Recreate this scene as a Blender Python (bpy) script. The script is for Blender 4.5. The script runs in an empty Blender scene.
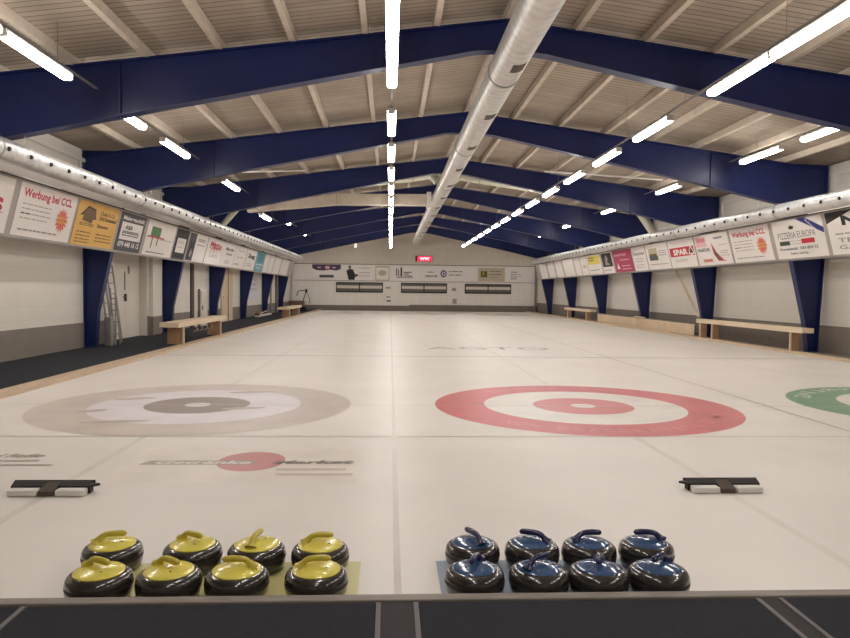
import bpy, bmesh, math, random
from mathutils import Vector, Matrix
random.seed(7)
C = bpy.context.scene.collection
PI = math.pi

# ------------------------------------------------------------------ camera
F_PX, PITCH, YAW, ROLL, H, CX = 696.19, 0.0396, 0.0503, 0.0111, 1.3928, -0.0478
fw = Vector((math.sin(YAW)*math.cos(PITCH), math.cos(YAW)*math.cos(PITCH), -math.sin(PITCH)))
rt = Vector((math.cos(YAW), -math.sin(YAW), 0)); up = rt.cross(fw)
r2 = math.cos(ROLL)*rt + math.sin(ROLL)*up; u2 = -math.sin(ROLL)*rt + math.cos(ROLL)*up
cam = bpy.data.cameras.new('camera'); cam.sensor_width = 36; cam.lens = F_PX/850*36
cam.clip_start = .05; cam.clip_end = 200
co = bpy.data.objects.new('camera', cam); C.objects.link(co)
M = Matrix.Identity(4)
for i in range(3):
    M[i][0] = r2[i]; M[i][1] = u2[i]; M[i][2] = -fw[i]
M[0][3], M[1][3], M[2][3] = CX, 0, H
co.matrix_world = M
sc = bpy.context.scene
sc.camera = co
w = bpy.data.worlds.new('world'); sc.world = w; w.use_nodes = True
w.node_tree.nodes['Background'].inputs[0].default_value = (.5, .5, .55, 1)
w.node_tree.nodes['Background'].inputs[1].default_value = .05
sc.view_settings.view_transform = 'Standard'; sc.view_settings.look = 'None'
sc.view_settings.gamma = 1; sc.view_settings.use_curve_mapping = False
sc.view_settings.exposure = 0.45
LAMP_POWER = 25.0
sc.cycles.max_bounces = 8; sc.cycles.diffuse_bounces = 5; sc.cycles.glossy_bounces = 4

# ------------------------------------------------------------------ materials
def lin(c):
    return tuple(((v/255)/12.92 if v/255 <= .04045 else ((v/255+.055)/1.055)**2.4) for v in c)
def mat(name, rgb, rough=.6, metal=0, noise=0, nscale=3, bump=0, bscale=40, emit=0, spec=.5, stretch=(1,1,1), coat=0):
    m = bpy.data.materials.new(name); m.use_nodes = True
    nt = m.node_tree; b = nt.nodes['Principled BSDF']; c = lin(rgb)
    b.inputs['Base Color'].default_value = (*c, 1); b.inputs['Roughness'].default_value = rough
    b.inputs['Metallic'].default_value = metal; b.inputs['Specular IOR Level'].default_value = spec
    b.inputs['Coat Weight'].default_value = coat; b.inputs['Coat Roughness'].default_value = .05
    if emit:
        b.inputs['Emission Color'].default_value = (*c, 1); b.inputs['Emission Strength'].default_value = emit
    if noise or bump:
        tc = nt.nodes.new('ShaderNodeTexCoord'); mp = nt.nodes.new('ShaderNodeMapping')
        nt.links.new(tc.outputs['Object'], mp.inputs[0]); mp.inputs['Scale'].default_value = stretch
    if noise:
        n = nt.nodes.new('ShaderNodeTexNoise'); n.inputs['Scale'].default_value = nscale; n.inputs['Detail'].default_value = 6
        nt.links.new(mp.outputs[0], n.inputs['Vector'])
        r = nt.nodes.new('ShaderNodeMapRange'); r.inputs[1].default_value = .3; r.inputs[2].default_value = .7
        r.inputs[3].default_value = 1-noise; r.inputs[4].default_value = 1+noise
        nt.links.new(n.outputs[0], r.inputs[0])
        x = nt.nodes.new('ShaderNodeVectorMath'); x.operation = 'SCALE'; x.inputs[0].default_value = c
        nt.links.new(r.outputs[0], x.inputs['Scale']); nt.links.new(x.outputs[0], b.inputs['Base Color'])
    if bump:
        n2 = nt.nodes.new('ShaderNodeTexNoise'); n2.inputs['Scale'].default_value = bscale; n2.inputs['Detail'].default_value = 3
        nt.links.new(mp.outputs[0], n2.inputs['Vector'])
        bp = nt.nodes.new('ShaderNodeBump'); bp.inputs['Strength'].default_value = bump; bp.inputs['Distance'].default_value = .01
        nt.links.new(n2.outputs[0], bp.inputs['Height']); nt.links.new(bp.outputs[0], b.inputs['Normal'])
    return m
def lined(name, rgb, gap_rgb, axis, pitch, gap=.06, rough=.7, noise=.1, nscale=2, bump=.3, axis2=None, pitch2=1, gap2=.01):
    """boards / panels: a thin darker joint every `pitch` metres along one (or two) axes"""
    m = bpy.data.materials.new(name); m.use_nodes = True
    nt = m.node_tree; N = nt.nodes.new; L = nt.links.new; b = nt.nodes['Principled BSDF']
    b.inputs['Roughness'].default_value = rough; b.inputs['Specular IOR Level'].default_value = .25
    tc = N('ShaderNodeTexCoord'); sp = N('ShaderNodeSeparateXYZ'); L(tc.outputs['Object'], sp.inputs[0])
    def joint(ax, p, g):
        d = N('ShaderNodeMath'); d.operation = 'DIVIDE'; d.inputs[1].default_value = p; L(sp.outputs[ax], d.inputs[0])
        f = N('ShaderNodeMath'); f.operation = 'FRACT'; L(d.outputs[0], f.inputs[0])
        l = N('ShaderNodeMath'); l.operation = 'LESS_THAN'; l.inputs[1].default_value = g; L(f.outputs[0], l.inputs[0])
        fl = N('ShaderNodeMath'); fl.operation = 'FLOOR'; L(d.outputs[0], fl.inputs[0])
        return l, fl
    j, fl = joint(axis, pitch, gap)
    if axis2 is not None:
        j2, _ = joint(axis2, pitch2, gap2)
        mx = N('ShaderNodeMath'); mx.operation = 'MAXIMUM'; L(j.outputs[0], mx.inputs[0]); L(j2.outputs[0], mx.inputs[1]); j = mx
    wn = N('ShaderNodeTexWhiteNoise'); wn.noise_dimensions = '1D'; L(fl.outputs[0], wn.inputs['W'])
    n = N('ShaderNodeTexNoise'); n.inputs['Scale'].default_value = nscale; n.inputs['Detail'].default_value = 5
    L(tc.outputs['Object'], n.inputs['Vector'])
    ad = N('ShaderNodeMath'); ad.operation = 'MULTIPLY_ADD'; ad.inputs[1].default_value = .3
    L(wn.outputs[0], ad.inputs[0]); L(n.outputs[0], ad.inputs[2])
    r = N('ShaderNodeMapRange'); r.inputs[1].default_value = .3; r.inputs[2].default_value = 1.0
    r.inputs[3].default_value = 1-noise; r.inputs[4].default_value = 1+noise; L(ad.outputs[0], r.inputs[0])
    x = N('ShaderNodeVectorMath'); x.operation = 'SCALE'; x.inputs[0].default_value = lin(rgb); L(r.outputs[0], x.inputs['Scale'])
    mi = N('ShaderNodeMix'); mi.data_type = 'RGBA'; L(j.outputs[0], mi.inputs[0]); L(x.outputs[0], mi.inputs[6])
    mi.inputs[7].default_value = (*lin(gap_rgb), 1); L(mi.outputs[2], b.inputs['Base Color'])
    if bump:
        bp = N('ShaderNodeBump'); bp.inputs['Strength'].default_value = bump; bp.inputs['Distance'].default_value = .01; bp.invert = True
        L(j.outputs[0], bp.inputs['Height']); L(bp.outputs[0], b.inputs['Normal'])
    return m

def ice_material():
    m = mat('ice', (240, 233, 226), rough=.4, noise=.035, nscale=.9, spec=.35)
    nt = m.node_tree; b = nt.nodes['Principled BSDF']
    n = nt.nodes.new('ShaderNodeTexNoise'); n.inputs['Scale'].default_value = 90
    tc = nt.nodes.new('ShaderNodeTexCoord'); nt.links.new(tc.outputs['Object'], n.inputs['Vector'])
    bp = nt.nodes.new('ShaderNodeBump'); bp.inputs['Strength'].default_value = .12; bp.inputs['Distance'].default_value = .004
    nt.links.new(n.outputs[0], bp.inputs['Height']); nt.links.new(bp.outputs[0], b.inputs['Normal'])
    return m
def duct_material(name, rgb):
    """galvanised spiral duct: fine ring seams along its length"""
    m = mat(name, rgb, rough=.36, metal=.6, noise=.12, nscale=6)
    nt = m.node_tree; b = nt.nodes['Principled BSDF']
    wv = nt.nodes.new('ShaderNodeTexWave'); wv.wave_type = 'BANDS'; wv.bands_direction = 'Y'
    wv.inputs['Scale'].default_value = 1.6; wv.inputs['Distortion'].default_value = .4
    tc = nt.nodes.new('ShaderNodeTexCoord'); nt.links.new(tc.outputs['Object'], wv.inputs['Vector'])
    bp = nt.nodes.new('ShaderNodeBump'); bp.inputs['Strength'].default_value = .35; bp.inputs['Distance'].default_value = .02
    nt.links.new(wv.outputs[0], bp.inputs['Height']); nt.links.new(bp.outputs[0], b.inputs['Normal'])
    return m
def granite_material():
    m = mat('granite', (48, 42, 39), rough=.25, noise=.2, nscale=160, spec=.5, coat=1)
    return m

ICE = ice_material()
BLUE = mat('blue_steel_paint', (23, 36, 90), rough=.40, noise=.10, nscale=2.5, spec=.45)
CEIL = lined('ceiling_boards', (168, 155, 140), (100, 89, 78), 1, .14, gap=.13, noise=.17, nscale=1.3)
PURLIN = mat('pale_timber', (196, 184, 168), rough=.7, noise=.1, nscale=5)
WALLU = lined('white_wall_panel', (220, 214, 205), (210, 204, 195), 2, .25, gap=.04, noise=.03, bump=.05)
GABLE = lined('gable_wall_panel', (218, 210, 199), (206, 198, 187), 0, .55, gap=.03, noise=.04, bump=.1, axis2=2, pitch2=.55, gap2=.03)
BACKW = lined('back_wall_panel', (243, 238, 231), (226, 219, 210), 0, .5, gap=.03, noise=.03, bump=.1, axis2=2, pitch2=.28, gap2=.05)
DADO = mat('grey_dado_paint', (128, 119, 110), rough=.7, noise=.06, nscale=3)
WALK = mat('black_rubber_matting', (47, 48, 55), rough=.85, noise=.12, nscale=60, bump=.5, bscale=220, spec=.25)
DARKSTRIP = mat('black_ribbed_strip', (44, 40, 42), rough=.7, noise=.1, nscale=80, stretch=(8, .2, 1), bump=.3, bscale=60)
ALU = mat('dull_aluminium', (150, 145, 142), rough=.45, metal=.5, noise=.08, nscale=8)
KERB = mat('kerb_timber', (200, 178, 152), rough=.6, noise=.12, nscale=4, stretch=(6, .6, 6))
EDGE = mat('grey_edge_board', (142, 132, 124), rough=.5, noise=.15, nscale=9, stretch=(.5, 5, 5))
WOOD = mat('pale_bench_timber', (222, 202, 174), rough=.55, noise=.1, nscale=5, stretch=(5, .6, 5))
WOODB = mat('plywood', (180, 146, 114), rough=.6, noise=.12, nscale=4)
PLY = mat('pale_plywood', (208, 186, 158), rough=.65, noise=.08, nscale=3)
DUCT = duct_material('galvanised_duct', (196, 192, 186))
DUCT2 = duct_material('side_duct', (214, 213, 211))
RING = mat('duct_ring', (170, 166, 160), rough=.4, metal=.7)
BLACK = mat('black_plastic', (22, 20, 20), rough=.5)
DKBROWN = mat('dark_vent', (82, 68, 56), rough=.7, noise=.2, nscale=30)
WHITE = mat('white_enamel', (226, 222, 216), rough=.45)
HOUSING = mat('lamp_housing', (210, 206, 200), rough=.5)
GLOW = mat('lamp_glow', (255, 250, 244), emit=LAMP_POWER)
FASCIA = mat('fascia_board', (176, 168, 162), rough=.6, noise=.05, nscale=2)
GRANITE = granite_material()
GRANITE_MATTE = mat('honed_granite_band', (46, 42, 40), rough=.55, noise=.35, nscale=150)
YEL = mat('yellow_handle_plastic', (244, 228, 102), rough=.24, noise=.05, nscale=12, spec=.6, coat=.3)
BLU = mat('blue_handle_plastic', (62, 92, 134), rough=.15, noise=.05, nscale=12, spec=.6, coat=.4)
YEL_SHADED = mat('yellow_handle_shaded', (208, 190, 72), rough=.32, noise=.05, nscale=12)  # same yellow as the cap, with the handle's shading put into the colour
NAVY = mat('navy_handle_grip', (40, 38, 84), rough=.22, spec=.6, coat=.3)
YMAT = mat('yellow_tinted_sheet', (214, 206, 140), rough=.3, noise=.05, nscale=5)
BMAT = mat('blue_tinted_sheet', (158, 170, 188), rough=.3, noise=.05, nscale=5)
RUBBER = mat('black_rubber', (20, 16, 16), rough=.55)
PAPER = mat('sign_white', (242, 236, 232), rough=.55, noise=.02, nscale=2)
def flat(name, rgb, rough=.6): return mat(name, rgb, rough=rough, noise=.02, nscale=4)
INK = flat('sign_black', (38, 34, 36)); GREYT = flat('sign_grey_print', (168, 158, 154)); DGREY = flat('sign_dark_grey', (84, 84, 92))
REDP = flat('sign_red', (196, 56, 76)); ORG = flat('sign_orange', (230, 122, 104)); YELP = flat('sign_amber', (232, 186, 104))
BROWNP = flat('sign_brown', (120, 92, 66)); GREENP = flat('sign_green', (92, 128, 88)); CYANP = flat('sign_cyan', (110, 172, 188))
MAG = flat('sign_magenta', (176, 64, 96)); SPARR = flat('sign_bright_red', (204, 44, 62)); NAVYP = flat('sign_navy', (52, 52, 128))
DGREENP = flat('sign_dark_green', (52, 68, 54)); YELLOWP = flat('sign_yellow', (226, 208, 96)); PINKP = flat('sign_pink', (238, 190, 196))
PURP = flat('sign_purple', (84, 66, 92)); TANP = flat('sign_tan', (196, 184, 160)); OLIVEP = flat('sign_olive', (104, 96, 52))
def paint(name, rgb): return mat(name, rgb, rough=.33, noise=.06, nscale=2.5, spec=.35)
P_RED = paint('ice_paint_red', (220, 122, 126)); P_RED2 = paint('ice_paint_inner_red', (220, 136, 138)); P_WHITE = paint('ice_paint_white', (240, 234, 226))
P_GREEN = paint('ice_paint_green', (134, 174, 140)); P_GREY = paint('ice_paint_grey', (218, 206, 197)); P_LILAC = paint('ice_paint_lilac', (238, 230, 234))
P_DGREY = paint('ice_paint_dark_grey', (166, 152, 146)); P_LINE = paint('ice_line_grey', (202, 190, 180)); P_FAINT = paint('ice_line_faint', (230, 221, 211))
P_TEXT = paint('ice_text_grey', (182, 169, 160)); P_LOGO = paint('ice_logo_red', (212, 146, 142)); P_PALE = paint('ice_pale_print', (214, 200, 190))
P_REDT = paint('ice_text_pink', (228, 146, 148)); P_PATCH = paint('ice_advert_ground', (240, 231, 221))

# ------------------------------------------------------------------ mesh helpers
def bx(bm, x0, x1, y0, y1, z0, z1, bev=0):
    vs = [bm.verts.new((x, y, z)) for x in (x0, x1) for y in (y0, y1) for z in (z0, z1)]
    fs = [(0,1,3,2), (4,6,7,5), (0,4,5,1), (2,3,7,6), (0,2,6,4), (1,5,7,3)]
    f = [bm.faces.new([vs[i] for i in q]) for q in fs]
    if bev:
        es = {e for q in f for e in q.edges}
        bmesh.ops.bevel(bm, geom=list(es), offset=bev, segments=2, affect='EDGES', profile=.5)
def prism(bm, pts, axis, a, b):
    """polygon pts extruded along axis ('y': pts are x,z; 'x': pts are y,z; 'z': pts are x,y)"""
    def v(p, t):
        return {'y': (p[0], t, p[1]), 'x': (t, p[0], p[1]), 'z': (p[0], p[1], t)}[axis]
    A = [bm.verts.new(v(p, a)) for p in pts]; B = [bm.verts.new(v(p, b)) for p in pts]
    bm.faces.new(A); bm.faces.new(B[::-1]); n = len(pts)
    for i in range(n): bm.faces.new((A[i], B[i], B[(i+1) % n], A[(i+1) % n]))
def ring_at(bm, c, n, r, seg, ref=None):
    n = Vector(n).normalized(); ref = ref or (Vector((0, 0, 1)) if abs(n.z) < .9 else Vector((1, 0, 0)))
    u = n.cross(ref).normalized(); v = n.cross(u)
    return [bm.verts.new(Vector(c)+r*(math.cos(2*PI*i/seg)*u+math.sin(2*PI*i/seg)*v)) for i in range(seg)]
def tube(bm, pts, r, seg=10, cap=True):
    pts = [Vector(p) for p in pts]; rs = r if isinstance(r, (list, tuple)) else [r]*len(pts); prev = None; first = None
    d0 = (pts[-1]-pts[0]).normalized() if len(pts) > 1 else Vector((0, 0, 1))
    ref = Vector((0, 0, 1)) if abs(d0.z) < .9 else Vector((1, 0, 0))
    if len(pts) > 2:
        nrm = (pts[1]-pts[0]).cross(pts[-1]-pts[1])
        if nrm.length > 1e-5: ref = nrm.normalized()
    for i, p in enumerate(pts):
        t = (pts[min(i+1, len(pts)-1)]-pts[max(i-1, 0)])
        cur = ring_at(bm, p, t, rs[i], seg, ref)
        if prev:
            for k in range(seg): bm.faces.new((prev[k], prev[(k+1) % seg], cur[(k+1) % seg], cur[k]))
        else: first = cur
        prev = cur
    if cap: bm.faces.new(first[::-1]); bm.faces.new(prev)
def lathe(bm, prof, seg=40, c=(0, 0, 0)):
    prev = None
    for (r, z) in prof:
        if r < 1e-6: cur = [bm.verts.new((c[0], c[1], c[2]+z))]
        else: cur = [bm.verts.new((c[0]+r*math.cos(2*PI*i/seg), c[1]+r*math.sin(2*PI*i/seg), c[2]+z)) for i in range(seg)]
        if prev:
            for k in range(seg):
                a, b = prev[k % len(prev)], prev[(k+1) % len(prev)]; d, e = cur[k % len(cur)], cur[(k+1) % len(cur)]
                q = []
                for t in (a, b, e, d):
                    if t not in q: q.append(t)
                if len(q) > 2: bm.faces.new(q)
        prev = cur
def obj(name, bm, m, parent=None, smooth=False):
    me = bpy.data.meshes.new(name); bmesh.ops.recalc_face_normals(bm, faces=bm.faces[:]); bm.to_mesh(me); bm.free()
    me.materials.append(m)
    if smooth:
        me.polygons.foreach_set('use_smooth', [True]*len(me.polygons))
        try: me.set_sharp_from_angle(angle=math.radians(40))
        except Exception: pass
    o = bpy.data.objects.new(name, me); C.objects.link(o)
    if parent: o.parent = parent
    return o
def BM(): return bmesh.new()
def thing(name, label, cat, loc=(0, 0, 0), rotz=0, group=None):
    o = bpy.data.objects.new(name, None); C.objects.link(o); o.empty_display_size = .1
    o.location = loc; o.rotation_euler = (0, 0, rotz); o['label'] = label; o['category'] = cat
    if group: o['group'] = group
    return o
def tag(o, label, cat, group=None):
    o['label'] = label; o['category'] = cat
    if group: o['group'] = group
    return o
def struct(name, bm, m, parent=None):
    o = obj(name, bm, m, parent)
    if not parent: o['kind'] = 'structure'
    return o
def box_obj(name, m, x0, x1, y0, y1, z0, z1, parent=None, bev=0):
    b = BM(); bx(b, x0, x1, y0, y1, z0, z1, bev); return obj(name, b, m, parent)
def dup(root, loc=None, label=None, group=None, rotz=None):
    r = root.copy(); C.objects.link(r)
    if loc is not None: r.location = loc
    if rotz is not None: r.rotation_euler = (0, 0, rotz)
    if label: r['label'] = label
    if group: r['group'] = group
    for ch in list(root.children):
        c = ch.copy(); C.objects.link(c); c.parent = r
        for g in list(ch.children):
            d = g.copy(); C.objects.link(d); d.parent = c
    return r
ORD = ['nearest', 'second', 'third', 'fourth', 'fifth', 'sixth', 'seventh', 'eighth', 'ninth', 'tenth', 'eleventh', 'twelfth',
       'thirteenth', 'fourteenth', 'fifteenth', 'sixteenth', 'seventeenth', 'eighteenth']

_tc = {}
def text_geo(body, bold=0):
    """outline of a word from Blender's built-in font as (verts, faces), bounding box normalised"""
    k = (body, bold)
    if k in _tc: return _tc[k]
    cu = bpy.data.curves.new('t', 'FONT'); cu.body = body; cu.size = 1; cu.offset = bold; cu.resolution_u = 2
    o = bpy.data.objects.new('t', cu); C.objects.link(o)
    bpy.context.view_layer.update()
    me = bpy.data.meshes.new_from_object(o.evaluated_get(bpy.context.evaluated_depsgraph_get()))
    V = [(v.co.x, v.co.y) for v in me.vertices]; Fc = [tuple(p.vertices) for p in me.polygons]
    bpy.data.objects.remove(o); bpy.data.curves.remove(cu); bpy.data.meshes.remove(me)
    x0 = min(v[0] for v in V); x1 = max(v[0] for v in V)
    _tc[k] = ([(v[0]-x0, v[1]) for v in V], Fc, x1-x0)
    return _tc[k]
def add_text(bm, body, u, v, width, height, n=.004, bold=.012, italic=0, rot=0, warp=None):
    V, Fc, wd = text_geo(body, bold)
    sx = width/wd; sy = height/.70
    out = []
    for (a, b) in V:
        x, y = a*sx + b*sy*italic, b*sy
        if rot: x, y = x*math.cos(rot)-y*math.sin(rot), x*math.sin(rot)+y*math.cos(rot)
        p = (u+x, v+y)
        if warp: p = warp(*p)
        out.append(bm.verts.new((p[0], p[1], n)))
    for f in Fc:
        try: bm.faces.new([out[i] for i in f])
        except ValueError: pass
def upright(bm): pass

# ------------------------------------------------------------------ structure
XL, XR, YB, YN, XC = -7.0, 10.4, 49.1, -4.0, 1.7      # walls, back wall, wall behind the camera, ridge
EAVE, RIDGE = 4.52, 5.68
ZW = .04                                              # side walkways
LF = 2.965                                              # edge between the ice and the near platform

b = BM(); bx(b, -4.85, 9.55, LF, YB-.15, -.12, 0); floor = struct('floor', b, ICE)
b = BM(); bx(b, XL-.4, -5.1, LF-.06, YB, -.12, ZW); o = struct('floor', b, WALK)
b = BM(); bx(b, 9.78, XR, LF-.06, YB, -.12, ZW); o = struct('floor', b, DADO)
b = BM(); bx(b, XL, XR, YN, LF-.06, -.12, .02); o = struct('floor', b, BLACK)
b = BM(); bx(b, -4.85, 9.55, YB-.15, YB, -.12, -.002); struct('floor', b, BLACK)
# near platform: black rubber mats between metal strips
seams = {2: (-3.10, -1.54), 3: (-1.54, -.085), 4: (.072, 1.555), 5: (1.655, 3.2)}
for i, (a, c) in seams.items():
    o = box_obj('rubber_mat', WALK, a+.012, c-.012, YN+.05, LF-.072, .02, .079, bev=.003)
    places = {3: 'at the bottom edge, below the yellow stones', 4: 'at the bottom edge, below the blue stones',
              2: 'in the bottom left corner, beyond the slanting metal strip', 5: 'in the bottom right corner, beyond two slanting metal strips'}
    tag(o, 'black rubber mat ' + places[i], 'mat')
ms = [(-1.54, 'slanting metal strip between mats at the bottom left corner'), (-.085, 'metal strip left of the black ribbed band below the gap between stone groups'),
      (.072, 'metal strip right of the black ribbed band below the gap between stone groups'), (1.555, 'left one of two slanting metal strips at the bottom right'),
      (1.655, 'right one of two slanting metal strips at the bottom right')]
for x, lb in ms:
    tag(box_obj('metal_strip', mat('worn_metal', (112, 106, 106), rough=.6, noise=.1), x-.011, x+.011, YN+.05, LF-.072, .02, .082, bev=.002), lb, 'metal strip')
tag(box_obj('ribbed_strip', DARKSTRIP, -.074, .061, YN+.05, LF-.072, .02, .077), 'black ribbed band between the two middle floor mats', 'floor strip')
tag(box_obj('ribbed_strip', DARKSTRIP, 1.568, 1.642, YN+.05, LF-.072, .02, .077), 'narrow black ribbed band between slanting metal strips at bottom right', 'floor strip')
b = BM(); bx(b, XL, XR, LF-.06, LF, -.1, .085, .006); struct('trim_1', b, EDGE)
b = BM(); bx(b, -5.1, -4.85, LF, YB, -.12, .062, .008); struct('trim_2', b, KERB)
b = BM(); bx(b, 9.55, 9.78, LF, YB, -.12, .062, .008); struct('trim_3', b, KERB)

# walls
b = BM()
bx(b, XL-.4, XL, YN, 17.95, -.1, 4.5); bx(b, XL-.4, XL, 20.3, YB+.3, -.1, 4.5)
bx(b, XL-.4, XL, 17.95, 20.3, 2.45, 4.5); bx(b, XL-.5, XL-.25, 17.95, 20.3, -.1, 2.45)
struct('wall_left', b, WALLU)
b = BM(); bx(b, XR, XR+.4, YN, YB+.3, -.1, 4.5); struct('wall_right', b, WALLU)
b = BM(); prism(b, [(XL, -.1), (XR, -.1), (XR, 3.27), (XL, 3.27)], 'y', YB, YB+.3); struct('wall_back', b, BACKW)
b = BM(); prism(b, [(XL, 3.27), (XR, 3.27), (XR, EAVE+.1), (XC, RIDGE+.1), (XL, EAVE+.1)], 'y', YB, YB+.3); struct('wall_back', b, GABLE)
b = BM(); prism(b, [(XL, -.1), (XR, -.1), (XR, EAVE+.1), (XC, RIDGE+.1), (XL, EAVE+.1)], 'y', YN-.3, YN); struct('wall_front', b, WALLU)
b = BM(); prism(b, [(XL-.4, EAVE-.05), (XC, RIDGE), (XR+.4, EAVE-.05), (XR+.4, EAVE+.2), (XC, RIDGE+.25), (XL-.4, EAVE+.2)], 'y', YN-.3, YB+.3)
struct('ceiling', b, CEIL)
# grey painted dado along the walls
b = BM()
for (y0, y1) in ((YN, 17.9), (20.32, 24.55), (25.4, 28.9), (31.0, YB)): bx(b, XL, XL+.012, y0, y1, ZW, .60)
struct('baseboard_left', b, DADO)
b = BM(); bx(b, XR-.014, XR, LF, YB, ZW, .68); struct('baseboard_right', b, DADO)
b = BM(); prism(b, [(XL+.02, -.0), (XR-.02, 0), (XR-.02, .44), (1.4, .44), (1.2, .37), (XL+.02, .37)], 'y', YB-.05, YB); struct('baseboard_back', b, DADO)
b = BM(); bx(b, XL+.05, XR-.05, YB-.012, YB, 3.22, 3.27); struct('trim_4', b, DADO)
b = BM(); bx(b, XL+.05, XR-.05, YB-.01, YB, 2.07, 2.10); struct('trim_5', b, DADO)
# pale rails of the panelling above and below the advertising boards
for s, X in ((1, XL), (-1, XR)):
    b = BM()
    x0, x1 = sorted((X, X+s*.04))
    bx(b, x0, x1, LF, YB, 4.22, 4.30); bx(b, x0, x1, LF, YB, 3.2, 3.28)
    for k in range(8):
        yy = 10.75+5.5*k+.25
        for q in (0, 5.0): bx(b, x0, x1, yy+q-.05, yy+q+.05, 3.28, 4.22)
    struct('trim_6' if s > 0 else 'trim_7', b, WHITE)
b = BM()
for k in range(8):
    yy = 10.75+5.5*k
    bx(b, XR-.08, XR, yy+.3, yy+5.2, 2.17, 2.25)
struct('trim_8', b, WHITE)

# ------------------------------------------------------------------ purlins
px = [XC+1.08*k for k in range(-7, 8)]
def roofz(x): return RIDGE-abs(x-XC)*(RIDGE-EAVE)/8.7
for i, x in enumerate(sorted(px)):
    b = BM(); z = roofz(x); bx(b, x-.045, x+.045, YN, YB, z-.145, z-.007)
    side = 'under the roof ridge, above the big round duct' if i == 7 else ('%s roof purlin to the %s of the ridge' % (('first', 'second', 'third', 'fourth', 'fifth', 'sixth', 'seventh')[abs(i-7)-1], 'left' if i < 7 else 'right'))
    lb = ('pale timber purlin running ' + side) if i == 7 else 'pale timber ' + side
    tag(obj('purlin', b, PURLIN), lb, 'purlin', 'roof purlins')

# ------------------------------------------------------------------ steel portal frames
def strip(b, p, q, y0, y1, t, sgn):
    """flange plate along segment p-q in the x-z plane, thickness t to one side"""
    p = Vector(p); q = Vector(q); d = (q-p).normalized(); n = Vector((-d[1], d[0]))*t*sgn
    prism(b, [p, q, q+n, p+n], 'y', y0, y1)
def half(frame, outer, leg_in, rafter_bot, foot=None):
    foot = outer if foot is None else foot
    # leg web + flanges
    b = BM(); kx, kz = leg_in[-1]
    rz = roofz(outer)-.03
    pts = [(foot, ZW), (outer, 2.6), (outer, rz), (kx, roofz(kx)-.14)] + list(reversed(leg_in))
    prism(b, pts, 'y', -.008, .008)
    s = 1 if outer < XC else -1
    for a, c in zip(leg_in[:-1], leg_in[1:]): strip(b, a, c, -.09, .09, .018, s)
    strip(b, (foot, ZW), (outer, 2.6), -.09, .09, .018, -s); strip(b, (outer, 2.6), (outer, rz), -.09, .09, .018, -s)
    bx(b, min(foot, leg_in[0][0]), max(foot, leg_in[0][0]), -.13, .13, ZW, ZW+.02)
    obj('leg', b, BLUE, frame)
    b = BM()
    top = [(kx, roofz(kx)-.14), (XC, RIDGE-.14)]
    pts = top + list(reversed(rafter_bot))
    prism(b, pts, 'y', -.008, .008)
    for a, c in zip(rafter_bot[:-1], rafter_bot[1:]): strip(b, a, c, -.11, .11, .018, s)
    strip(b, (outer, roofz(outer)-.14), (XC, RIDGE-.14), -.11, .11, .018, -s)
    obj('rafter', b, BLUE, frame)
    xs = XC-s*5.8
    zb = None
    for a, c in zip(rafter_bot[:-1], rafter_bot[1:]):
        lo, hi = sorted((a[0], c[0]))
        if lo <= xs <= hi: zb = a[1]+(c[1]-a[1])*(xs-a[0])/(c[0]-a[0])
    b = BM(); bx(b, xs-.012, xs+.012, -.05, .05, zb-.02, roofz(xs)-.15)
    obj('splice_plate', b, BLUE, frame)
frame0 = thing('portal_frame', 'x', 'steel frame', (0, 10.75, 0))
half(frame0, XL, [(-6.74, ZW), (-6.69, .84), (-6.38, 2.19), (-6.06, 3.52)], [(-6.06, 3.52), (-3.35, 4.11), (1.2, 5.04), (XC, 5.08)])
half(frame0, XR-.08, [(9.97, ZW), (9.86, .80), (9.52, 2.19), (9.22, 3.55)], [(9.22, 3.55), (7.0, 4.05), (2.3, 5.02), (XC, 5.08)], XR-.2)
for k in range(7):
    t = frame0 if k == 0 else dup(frame0, (0, 10.75+5.5*k, 0))
    t['label'] = 'dark blue steel roof frame spanning the hall, %s from the camera' % ORD[k] if k else 'dark blue steel roof frame spanning the hall, nearest the camera'
    t['group'] = 'blue roof frames'

# roof bracing rods in the bay behind the second frame
for (p, q, lb) in (((-4.6, 19.6, 4.62), (-2.45, 19.8, 4.74), 'thin pale bracing rod under the roof left of the centre lamps'),
                   ((4.3, 19.7, 4.84), (7.7, 19.7, 4.66), 'thin pale bracing rod under the roof right of the right lamp row')):
    b = BM(); tube(b, [p, q], .025, 8); tag(obj('bracing_rod', b, WHITE, smooth=True), lb, 'rod')

# ------------------------------------------------------------------ ducts
t = thing('ridge_duct', 'big round galvanised spiral duct hanging under the roof ridge', 'duct', (1.68, 0, 4.795))
RD = .245
b = BM(); tube(b, [(0, y, 0) for y in (YN+.1, YB-.9)], RD, 40); obj('duct_pipe', b, DUCT, t, True)
for k in range(9):
    y = 5.3+5.5*k
    b = BM(); tube(b, [(0, y-.02, 0), (0, y+.02, 0)], RD+.014, 40); obj('joint_ring', b, RING, t, True)
for k in range(15):
    y = 7.15+2.76*k; a0 = -PI/2+.22
    b = BM()                                         # slot vent on the lower right of the pipe, following its curve
    pts = [(math.cos(a0+d)*(RD+.004), math.sin(a0+d)*(RD+.004)) for d in (-.4, -.2, 0, .2, .4)]
    inn = [(math.cos(a0+d)*(RD-.01), math.sin(a0+d)*(RD-.01)) for d in (.4, .2, 0, -.2, -.4)]
    prism(b, pts+inn, 'y', y-.17, y+.17); obj('air_vent', b, DKBROWN, t)
for k in range(9):
    y = 5.3+5.5*k
    b = BM(); tube(b, [(.0, y, RD), (.0, y, .735)], .006, 6); obj('hanger', b, RING, t)

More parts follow.
